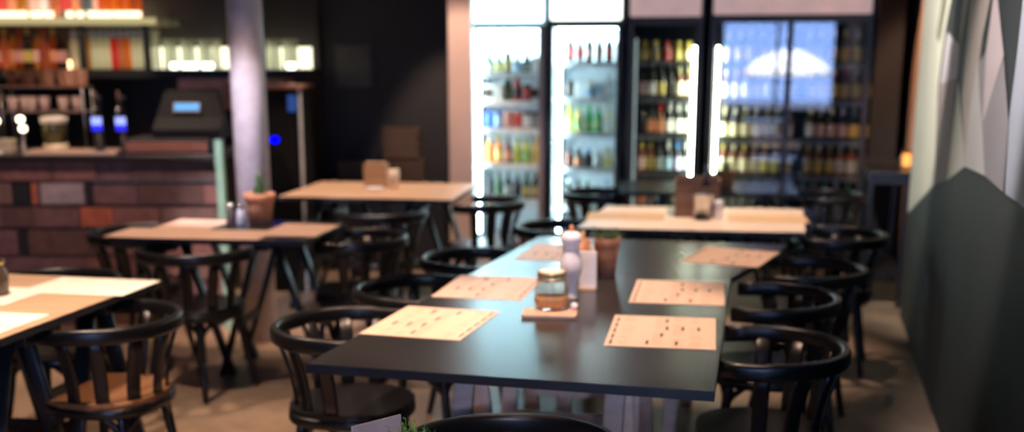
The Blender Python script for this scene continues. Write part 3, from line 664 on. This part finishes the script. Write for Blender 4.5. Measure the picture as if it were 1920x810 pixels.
def on_bar(px): return bxp(px, 7.15)
BZ = 1.031
td = empty('cash_drawer', ((on_bar(255) + on_bar(410)) / 2, 7.18, BZ), 0, 'copper-fronted cash drawer on the bar beside the column', 'cash drawer')
w_ = on_bar(410) - on_bar(255)
MB().box(-w_/2, -.17, 0, w_/2, .2, .085, bevel=.004).build('drawer_case', DARKMETAL, td)
MB().box(-w_/2 + .01, -.178, .012, w_/2 - .01, -.17, .068, bevel=.002).build('drawer_front', mat('copper_brown_front', (.42, .17, .11), .45, .2), td)
pos = empty('till', ((on_bar(300) + on_bar(425)) / 2, 7.25, BZ + .086), 0, 'black till with a small lit blue display on the cash drawer', 'till')
mb = MB(); w_ = on_bar(425) - on_bar(300)
prof = [(-.16, 0), (-.16, .05), (-.05, .12), (.0, .26), (.06, .28), (.12, .26), (.14, 0)]
A = [mb.bm.verts.new((-w_/2 + (.04 if z > .2 else 0), y, z)) for y, z in prof]; B = [mb.bm.verts.new((w_/2 - (.05 if z > .2 else 0), y, z)) for y, z in prof]
mb._f(A[::-1]); mb._f(B)
for i in range(len(prof)): mb._f([A[i], A[(i+1) % 7], B[(i+1) % 7], B[i]])
mb.build('till_body', mat('black_plastic', (.006, .006, .0065), .6, spec=.25), pos)
Mx = Matrix.Translation((-.02, -.036, .17)) @ Matrix.Rotation(rad(-19.6), 4, 'X')
MB().box(-.085, -.012, -.03, .085, .008, .035, Mx, bevel=.003).build('display_frame', DARKMETAL, pos)
MB().box(-.072, -.0135, -.016, .076, -.012, .026, Mx).build('lit_display', glow('blue_display', (.18, .50, 1.0), 1.15), pos)
def tap(px, label):
    t = empty('beer_tap', (on_bar(px), 7.12, BZ), 0, label, 'beer tap', 'beer taps on the bar')
    MB().lathe([(.04, 0), (.04, .012), (.022, .02), (.020, .30), (.026, .31), (.026, .33), (0, .335)], n=20).build('tower', DARKMETAL, t)
    MB().box(-.036, -.034, .125, .036, -.020, .215, bevel=.006).build('badge_frame', DARKMETAL, t)
    MB().box(-.031, -.037, .165, .031, -.034, .21).build('lit_badge', glow('badge_white_blue', (.35, .42, 1.0), 1.5), t)
    MB().box(-.031, -.037, .13, .031, -.034, .165).build('lit_badge', glow('badge_blue', (.03, .03, 1.0), 1.3), t)
    mb = MB(); mb.sweep([(0, -.02, .26), (0, -.075, .265), (0, -.085, .235)], .014, .014); mb.build('spout', STEEL, t)
    mb = MB(); mb.sweep([(0, -.03, .275), (0, -.045, .36)], .02, .016); mb.build('handle', mat('dark_tap_handle', (.10, .05, .04), .4), t)
tap(200, 'beer tap tower with a glowing blue badge, nearer the glass rack'); tap(244, 'beer tap tower with a glowing blue badge, nearer the till')
tr = empty('lit_patch_tray', (on_bar(165), 7.02, BZ), 0, 'pale tray added for the lamp-lit patch on the bar in front of the taps', 'tray')  # pale tray added to stand for lamplight pooling on the worktop
MB().box(-.27, -.10, 0, .27, .10, .008, bevel=.002).build('tray_base', wood('lit_patch_wood', (.66, .48, .32), (.76, .58, .42)), tr)
mb = MB()
for bxs in ((-.27, -.10, .27, -.092), (-.27, .092, .27, .10), (-.27, -.092, -.262, .092), (.262, -.092, .27, .092)): mb.box(bxs[0], bxs[1], .008, bxs[2], bxs[3], .022)
mb.build('tray_rim', MATS['lit_patch_wood'], tr)
# glass rack with hanging mugs on the bar
GY = 7.42
def gx(px): return bxp(px, GY)
rk = empty('glass_rack', (gx(105), GY, BZ), 0, 'two-tier steel glass rack standing on the bar', 'rack')
gw = gx(182) - gx(28)
for z in (.225, .375):
    MB().box(-gw/2, -.09, z, gw/2, .09, z + .008).build('shelf', mat('rack_shelf', (.30, .18, .13), .4, .4), rk)
for sx in (-1, 1):
    for sy in (-1, 1):
        mb = MB(); mb.sweep([(sx*(gw/2-.008), sy*.082, 0), (sx*(gw/2-.008), sy*.082, .383)], .012, .012); mb.build('post', STEEL, rk)
PINKG = glass('rosy_glass', (.85, .72, .66), 1.5, .08, ((1, .72, .58), .55)); CLEARG = glass('clear_tumbler', (.9, .92, .9), 1.5, .05, ((1, .97, .84), .28))
def tumbler(m, h=.1, r=.036): return MB().lathe([(r*.8, 0), (r, h), (r*.94, h), (r*.74, .008), (0, .008)], n=16).build('tumbler', m)
t0 = tumbler(PINKG)
for i, px in enumerate((48, 64, 80, 98, 116, 136, 156, 170)):
    o = t0 if i == 0 else copy_tree(t0)
    place(o, gx(px), GY + (.03 if i % 2 else -.03), BZ + .3835); tag(o, f'rosy glass tumbler, {ORDN[i]} along the top of the glass rack', 'glass', 'tumblers on the glass rack')
t1 = tumbler(mat('opal_glass', (.75, .55, .42), .2), .085, .034)
for i, px in enumerate((45, 62, 80, 98, 138, 158)):
    o = t1 if i == 0 else copy_tree(t1)
    place(o, gx(px), GY + (.025 if i % 2 else -.025), BZ + .2335); tag(o, f'opal glass cup, {ORDN[i]} along the lower tier of the glass rack', 'cup', 'cups on the glass rack')
jg = empty('lidded_jar', (gx(140) + .01, 7.17, BZ), 0, 'big glass jar with a white lid on the bar by the glass rack', 'jar')
MB().lathe([(.066, 0), (.072, .01), (.072, .05)], n=26).build('cream_base', mat('cream_fill', (.74, .62, .42), .5), jg)
MB().lathe([(.072, .05), (.074, .15), (.07, .17)], n=26).build('glass_body', mat('olive_glass', (.07, .065, .02), .1), jg)
MB().lathe([(.078, .17), (.080, .205), (.05, .212), (0, .214)], n=26).build('lid', mat('white_lid', (.80, .72, .58), .4), jg)
wb = empty('menu_box', (on_bar(22), 7.12, BZ), 0, 'small cream box on the bar at the edge of view', 'box')
MB().box(-.062, -.04, 0, .062, .04, .075, bevel=.003).build('box_body', mat('cream_card', (.60, .48, .32), .6), wb)
MB().box(-.064, -.042, .062, .064, .042, .078, bevel=.002).build('lid', mat('cream_card_lid', (.66, .54, .38), .6), wb)
tl = None
for i, (px, z, g) in enumerate(((55, .19, 'below the glass rack cups'), (98, .20, 'between rack and lidded jar'), (101, .145, 'just above the bar beside the lidded jar'))):
    t = empty('highlight_stand', (gx(px), 7.05, BZ), 0, f'added glowing bead for a lamp highlight {g}', 'candle', 'added highlight beads on the bar')
    MB().lathe([(.028, 0), (.028, .006), (.006, .012), (.005, z - .03), (.02, z - .02)], n=14).build('stand', STEEL, t)
    MB().lathe([(0, z - .02), (.018, z - .014), (.022, z), (.018, z + .014), (0, z + .02)], n=16).build('highlight_bead', glow('highlight_glow', (1, .85, .6), 6.0), t)  # glowing beads added in place of specular lamp highlights
# coffee grinder, dark, beside rack at the edge
cg = empty('coffee_grinder', (gx(3), 7.45, BZ), 0, 'dark coffee grinder with a pale hopper at the edge of view', 'grinder')
MB().box(-.06, -.09, 0, .06, .09, .24, bevel=.01).build('grinder_body', DARKMETAL, cg)
MB().lathe([(.03, .24), (.075, .33), (.07, .335), (0, .336)], n=20).build('hopper', mat('amber_hopper', (.45, .26, .13), .3), cg)
mb = MB(); mb.sweep([(.03, -.09, .17), (.06, -.16, .17), (.075, -.17, .10)], .02, .02); mb.build('handle', STEEL, cg)

# ------------------------------------------------------------------ back bar shelves
SY = 8.75
def sx_(px): return bxp(px, SY)
structure(MB().box(-6, 9.18, 0, -1.47, 9.30, 3.2).build('wall_panelling', wood('dark_brown_panelling', (.018, .012, .009), (.026, .018, .013), .55, 2, 2)))
BB = mat('black_shelf', (.012, .012, .012), .5)
LEDW = glow('warm_shelf_led', (1.0, .82, .48), 7.0); LEDC = glow('shelf_led', (1.0, .94, .66), 2.2)
sh1 = empty('bar_shelf', (sx_(120), SY, 1.50), 0, 'long black bottle shelf lit by a strip along its back', 'shelf', 'back bar shelves')
L0, L1 = sx_(-140) - sx_(120), sx_(592) - sx_(120)
MB().box(L0, -.17, -.06, L1, .43, 0).build('board', BB, sh1)
MB().box(sx_(155) - sx_(120), .19, .002, L1 - .02, .205, .155).build('led_strip', LEDC, sh1)
MB().box(L0, .19, .002, sx_(150) - sx_(120), .205, .06).build('led_strip', glow('amber_shelf_led', (1, .55, .25), 6.0), sh1)
for p0, p1 in ((348, 360), (368, 396), (404, 424), (494, 506), (556, 572)): MB().box(sx_(p0) - sx_(120), -.16, .003, sx_(p1) - sx_(120), -.145, .045).build('base_glow', glow('front_white_led', (1, .97, .85), 5.0), sh1)  # glow bars added for the bright bases of the glasses
sh2 = empty('bar_shelf', (sx_(120), SY, 1.855), 0, 'upper glowing shelf of bottles at the top of the back bar', 'shelf', 'back bar shelves')
L0, L1 = sx_(-140) - sx_(120), sx_(328) - sx_(120)
MB().box(L0, -.165, -.045, L1, .43, 0).build('board', mat('frosted_shelf', (.5, .45, .3), .5), sh2)
MB().box(L0, -.172, -.047, L1, -.165, .0).build('glowing_edge', glow('edge_glow', (.72, .60, .30), .75), sh2)
MB().box(L0, .10, .002, L1 - .22, .115, .07).build('led_strip', LEDW, sh2)
BASEGLOW = glow('front_led', (1.0, .83, .52), 2.6)
for p0, p1 in ((-20, 18), (36, 98), (104, 124), (128, 144), (168, 180), (186, 198), (206, 250), (253, 300)): MB().box(sx_(p0) - sx_(120), -.15, .003, sx_(p1) - sx_(120), -.13, .045).build('base_glow', BASEGLOW, sh2)  # glow bars added for bottle bases lit from below
for px, z0, z1 in ((190, 1.5, 1.81), (305, 1.5, 1.81), (512, 1.5, 3.2)):
    mb = MB(); mb.box(sx_(px) - .022, SY - .14, z0, sx_(px) + .022, SY - .10, z1)
    tag(mb.build('shelf_upright', BB), {190: 'black upright between the shelves over the glass rack', 305: 'black upright between the shelves over the till', 512: 'black upright beyond the column'}[px], 'upright', 'shelf uprights of the back bar')
def spirit(body, lab=None, cap=None, kind='a'):
    key = ('sp', kind, body.name, lab.name if lab else '', cap.name if cap else '')
    if key in PROTO: return copy_tree(PROTO[key])
    if kind == 'a':
        o = MB().lathe([(.036, 0), (.039, .006), (.039, .15), (.030, .18), (.014, .20), (.013, .262)], n=16).build('spirit_bottle', body); hl = (.05, .13); hc = (.014, .24, .285)
        r = .0396
    elif kind == 'b':
        o = MB().lathe([(.040, 0), (.043, .006), (.043, .19), (.036, .205), (.026, .212), (.024, .225)], n=16).build('syrup_bottle', body); hl = (.06, .15); hc = (.028, .225, .275); r = .0436
    if lab: MB().lathe([(r, hl[0]), (r, hl[1])], n=16, cap=False).build('paper_label', lab, o)
    if cap: MB().lathe([(hc[0], hc[1]), (hc[0], hc[2]), (0, hc[2] + .002)], n=14).build('cap', cap, o)
    PROTO[key] = o; return o
def bg(n, c, k=.75): return glass('bottle_' + n, tuple(.15 + .5 * x for x in c), 1.45, .08, (c, k))
gAM = bg('amber', (.70, .24, .06)); gRD = bg('ruby', (.62, .08, .04)); gBK = bg('smoky', (.12, .07, .05)); gHN = bg('honey', (.80, .50, .18)); gCL = bg('clear', (.95, .92, .78), .6); gCR = bg('crimson', (1.0, .16, .13)); gOR = bg('tangerine', (1.0, .45, .12)); gGY = bg('greyblue', (.35, .42, .52)); gPK = bg('rose', (.85, .45, .32))
lower = [(8, gRD), (22, gAM), (38, gPK), (53, gHN), (68, gAM), (82, gBK), (97, gHN), (112, gPK), (126, gAM), (141, gBK)]
for i, (px, m) in enumerate(lower):
    o = spirit(m, [LYD, LP, None, LO, SALM][i % 5], [CK, CR, CY][i % 3], 'a'); place(o, sx_(px), SY - .02 + R.uniform(-.03, .03), 1.5005)
    tag(o, f'amber or red spirit bottle, {ORDN[i]} from the view edge on the lower bar shelf', 'bottle', 'spirits on the lower bar shelf')
clear = [gCL, gCL, gHN, gCL, gCL, gCL, gCR, gPK, gOR, gCL, gCL, gCL]
for i, m in enumerate(clear):
    px = 163 + i * 12.2; o = spirit(m, None, CW, 'b'); o.scale = (.62, .62, .98); place(o, sx_(px), SY, 1.5005)
    nm = {6: 'crimson', 7: 'rose', 8: 'tangerine', 2: 'honey-coloured'}.get(i, 'clear')
    tag(o, f'backlit {nm} syrup bottle with pale cap, {ORDN[i]} in the row over the taps', 'bottle', 'syrup bottles on the lower bar shelf')
tall0 = MB().lathe([(.03, 0), (.034, .008), (.03, .2), (.038, .25), (.034, .25), (.026, .2), (.028, .012), (0, .012)], n=16).build('tall_glass', CLEARG)
for i, px in enumerate((314, 330, 346, 362, 378, 394, 408, 420, 500, 516, 532, 548, 564)):
    o = tall0 if i == 0 else copy_tree(tall0)
    place(o, sx_(px), SY + (.04 if i % 2 else -.03), 1.5005); o.scale = (1, 1, .85 if i else 1.1)
    where = 'this side of the column' if i < 8 else 'beyond the column'
    tag(o, f'backlit drinking glass, {ORDN[i if i < 8 else i - 8]} on the lower bar shelf {where}', 'glass', 'glasses on the lower bar shelf')
upper = [gCL, gBK, gRD, gAM, gHN, gBK, gRD, gPK, gGY, gAM, gGY, gGY, gOR, gOR, gOR, gOR]
for i, m in enumerate(upper):
    px = 6 + i * 19.2 if i < 12 else 225 + (i - 12) * 20; o = spirit(m, [LW, None, LR, LO, None, LP][i % 6] if i < 12 else None, CK, 'a' if i < 12 else 'b'); o.scale = (1, 1, 1.08)
    place(o, sx_(px), SY - .05, 1.8555)
    tag(o, f'spirit bottle cut by the top of the view, {ORDN[i]} along the upper glowing shelf', 'bottle', 'spirits on the upper glowing shelf')
# copper-coloured cabinet below the shelf and the tall black machine
cc = empty('wall_cabinet', ((sx_(360) + sx_(545)) / 2, 8.72, 1.22), 0, 'reddish copper cabinet hanging under the lower bar shelf behind the column', 'cabinet')
w_ = (sx_(545) - sx_(360)) / 2
MB().box(-w_, -.15, 0, w_, .40, .215, bevel=.004).build('cabinet_body', mat('reddish_copper', (.66, .31, .23), .45, .1), cc)
MB().lathe([(.022, 0), (.022, .02), (.012, .025), (0, .025)], n=18, M=Matrix.Translation((-w_ + .11, -.15, .13)) @ Matrix.Rotation(PI/2, 4, 'X')).build('knob', mat('brass_knob', (.5, .3, .12), .3, 1), cc)
ap = empty('coffee_machine', (-1.53, 8.0, 0), 0, 'tall black machine with chrome edge and blue indicator beyond the column', 'machine')
MB().box(-.20, 0, 0, .115, .5, 1.38, bevel=.01).build('machine_body', mat('black_enamel', (.005, .005, .0055), .55, spec=.2), ap)
MB().box(.10, -.014, .0, .122, .0, 1.40, bevel=.004).build('chrome_trim', mat('satin_trim', (.55, .57, .55), .4, .2), ap)
MB().box(-.2, -.03, 1.38, .13, .45, 1.405, bevel=.003).build('lid', mat('copper_lid', (.5, .2, .13), .35, .4), ap)
MB().box(.03, -.006, 1.23, .09, .0, 1.34).build('side_display', glow('blue_side_display', (.06, .14, .5), .5), ap)
MB().lathe([(.030, 0), (.030, .008), (0, .01)], n=18, M=Matrix.Translation((-.068, 0, 1.045)) @ Matrix.Scale(.75, 4, (0, 0, 1)) @ Matrix.Rotation(PI/2, 4, 'X')).build('indicator_light', glow('blue_indicator', (.0, .0, 1.0), 3.0), ap)

# ------------------------------------------------------------------ dark wall: notice, sideboard, crates
nt_ = empty('wall_notice', (-1.22, 9.29, 1.52), 0, 'dim framed notice hanging on the black wall', 'notice')
MB().box(-.14, -.02, -.165, .14, .0, .165, bevel=.003).build('frame', mat('notice_frame', (.035, .034, .032), .5), nt_)
MB().box(-.125, -.024, -.15, .125, -.02, .15).build('sheet', mat('dim_notice_sheet', (.07, .068, .060), .7), nt_)
sb = empty('sideboard', (-.95, 9.05, 0), 0, 'low dark sideboard along the black wall behind the bare pale table', 'sideboard')
MB().box(-.45, -.2, .04, .43, .2, .66, bevel=.004).build('cabinet_body', DARKMETAL, sb)
for k in range(2): MB().box(-.44 + .435*k, -.215, .06, -.012 + .435*k, -.2, .64, bevel=.002).build('door', BLACKFR, sb)
for k in range(2): MB().box(-.03 + .04*k - .006, -.225, .32, -.03 + .04*k + .006, -.215, .42).build('handle', STEEL, sb)
MB().box(-.43, -.18, 0, .41, .18, .04).build('plinth', BLACKFR, sb)
def crate(x, y, z, w, d, h, label, m):
    t = empty('wooden_crate', (x, y, z), 0, label, 'crate', 'crates on the dark sideboard')
    mb = MB(); mb.box(-w/2, -d/2, 0, w/2, d/2, .01)
    for s in (-1, 1):
        for k in range(3):
            z0 = .012 + k * (h - .012) / 3; z1 = z0 + (h - .012) / 3 - .01
            mb.box(-w/2, s*(d/2) - .006, z0, w/2, s*(d/2) + .006, z1); mb.box(s*(w/2) - .006, -d/2 + .006, z0, s*(w/2) + .006, d/2 - .006, z1)
    mb.build('slatted_sides', m, t)
    for sx in (-1, 1):
        for sy in (-1, 1): MB().box(sx*(w/2-.02)-.012, sy*(d/2-.018)-.012, .01, sx*(w/2-.02)+.012, sy*(d/2-.018)+.012, h).build('corner_post', m, t)
CR_ = wood('crate_wood', (.07, .042, .026), (.10, .062, .038), .75)
crate(-1.22, 9.05, .66, .20, .22, .16, 'small dim wooden crate at the bar end of the dark sideboard', CR_)
crate(-.82, 9.05, .66, .30, .26, .17, 'wide wooden crate under another on the dark sideboard', CR_)
crate(-.84, 9.05, .83, .27, .24, .24, 'tall wooden crate stacked on the wide crate on the sideboard', CR_)

# ------------------------------------------------------------------ aisle end: console with a lantern against the warm wall
cs = empty('console_table', (2.53, 8.02, 0), rad(-14), 'narrow black console against the warm plaster wall at the aisle end', 'console')
MB().box(-.13, -.55, .84, .13, .55, .88, bevel=.003).build('console_top', BLACKWOOD, cs)
MB().box(-.12, -.54, .80, .12, .54, .84).build('apron', BLACKWOOD, cs)
MB().box(-.11, -.53, .20, .11, .53, .225).build('lower_shelf', BLACKWOOD, cs)
for sy in (-.53, .53):
    for sx in (-.11, .11): MB().box(sx-.015, sy-.015, 0, sx+.015, sy+.015, .84).build('leg', BLACKWOOD, cs)
ln = empty('candle_lantern', (2.585, 7.75, .8805), 0, 'glowing orange candle lantern on the black console at the aisle end', 'lantern')
MB().lathe([(.04, 0), (.04, .012)], n=18).build('base', DARKMETAL, ln)
MB().lathe([(.026, .013), (.026, .09), (0, .092)], n=16).build('lit_candle', glow('candle_glow', (1.0, .45, .12), 2.2), ln)
MB().lathe([(.038, .012), (.042, .06), (.036, .115), (.035, .115), (.041, .06), (.037, .012)], n=18, cap=False).build('glass_shade', glass('lantern_glass', (1, .9, .8)), ln)

# ------------------------------------------------------------------ light
def spot(name, loc, target, power, col, size=60, blend=.5, soft=.06):
    l = bpy.data.lights.new(name, 'SPOT'); l.energy = power; l.color = col; l.spot_size = rad(size); l.spot_blend = blend; l.shadow_soft_size = soft
    o = bpy.data.objects.new(name, l); COL.objects.link(o); o.location = loc
    o.rotation_euler = (Vector(target) - Vector(loc)).to_track_quat('-Z', 'Y').to_euler(); return o
WARM = (1.0, .65, .47); WARM2 = (1.0, .74, .58)
spot('lamp_honey_table', (-1.9, 4.1, 2.75), (-1.85, 4.15, 0), 270, WARM2, 78)
spot('lamp_cactus_table', (-1.45, 5.95, 2.75), (-1.45, 5.95, 0), 170, WARM, 60)
spot('lamp_wall_table', (-.9, 7.6, 2.75), (-.9, 7.6, 0), 250, WARM2, 62)
spot('lamp_fridge_table', (1.05, 6.3, 2.75), (1.05, 6.3, 0), 250, WARM2, 46)
spot('lamp_near_table', (.1, 3.8, 2.85), (.1, 3.8, 0), 330, WARM, 50)
spot('lamp_far_end', (.55, 5.1, 2.85), (.55, 5.1, 0), 190, WARM, 42)
spot('lamp_floor', (-.95, 3.2, 2.9), (-.95, 3.5, 0), 240, WARM, 60)
spot('lamp_bar', (-2.35, 7.1, 2.75), (-2.35, 7.0, 1), 80, WARM2, 60)
spot('lamp_bar_front', (-2.6, 5.0, 2.9), (-2.6, 7.0, .55), 165, (1, .66, .54), 56)
spot('lamp_end_wall', (2.2, 7.6, 2.9), (2.82, 8.2, 1.5), 420, (1, .55, .34), 40)
spot('lamp_pillar', (-.4, 7.7, 3.0), (-.38, 8.9, 1.2), 260, (1, .68, .54), 34)
spot('lamp_mural', (1.0, 5.3, 2.95), (2.33, 6.5, 1.6), 520, (1, .92, .84), 46)
spot('lamp_mural_near', (.55, 3.5, 2.95), (1.6, 4.0, 1.8), 330, (1, .90, .90), 46)
spot('fill_foreground', (-.35, 1.05, 2.75), (-.2, 2.0, .9), 75, (1, .74, .62), 34)  # added fill, warms the tag and thyme; no known lamp here
spot('fill_shelves', (-3.1, 7.4, 3.0), (-3.2, 8.75, 1.6), 170, WARM2, 44)  # added fill that brightens the shelf bottles from the front
spot('fill_column', (-1.9, 4.9, 3.0), (-1.46, 6.62, .75), 380, (.92, .84, 1.0), 26)  # added cool fill, lifts the column beyond what the window gives
spot('lamp_fridge_front', (.8, 6.9, 3.1), (1.36, 9.0, .95), 250, (1, .93, .60), 24, .9)
spot('fill_front', (.1, .9, 2.95), (.2, 4.2, .85), 110, (.92, .88, 1.0), 18)  # added fill for the fronts of mill, jar and card holder
spot('fill_trestle', (.12, -1.6, 1.95), (.15, 3.3, .33), 170, (.84, .80, 1.0), 13)  # added low fill behind the camera, brightens the trestle legs
sun = bpy.data.lights.new('sun', 'SUN'); sun.energy = 70; sun.color = (1, .97, .92); sun.angle = rad(1)
so = bpy.data.objects.new('sun', sun); COL.objects.link(so); so.rotation_euler = Vector((0, -.65, -.76)).to_track_quat('-Z', 'Y').to_euler()
po = bpy.data.lights.new('window_portal', 'AREA'); po.shape = 'RECTANGLE'; po.size = X1 - X0; po.size_y = Z1 - Z0; po.cycles.is_portal = True
poo = bpy.data.objects.new('window_portal', po); COL.objects.link(poo); poo.location = ((X0 + X1)/2, -3.02, (Z0 + Z1)/2); poo.rotation_euler = Vector((0, 1, 0)).to_track_quat('-Z', 'Y').to_euler()
world = bpy.data.worlds.new('sky'); scn.world = world; world.use_nodes = True
bgn = world.node_tree.nodes['Background']; bgn.inputs['Color'].default_value = (.30, .48, 1.0, 1); bgn.inputs['Strength'].default_value = 13.0

vs = scn.view_settings
vs.view_transform = 'Standard'; vs.look = 'None'; vs.gamma = 1; vs.use_curve_mapping = False; vs.exposure = 0.0
scn.display_settings.display_device = 'sRGB'
cy = scn.cycles
cy.use_denoising = True; cy.max_bounces = 8; cy.diffuse_bounces = 4; cy.glossy_bounces = 4; cy.transparent_max_bounces = 24
cy.caustics_reflective = False; cy.caustics_refractive = False; cy.sample_clamp_indirect = 60
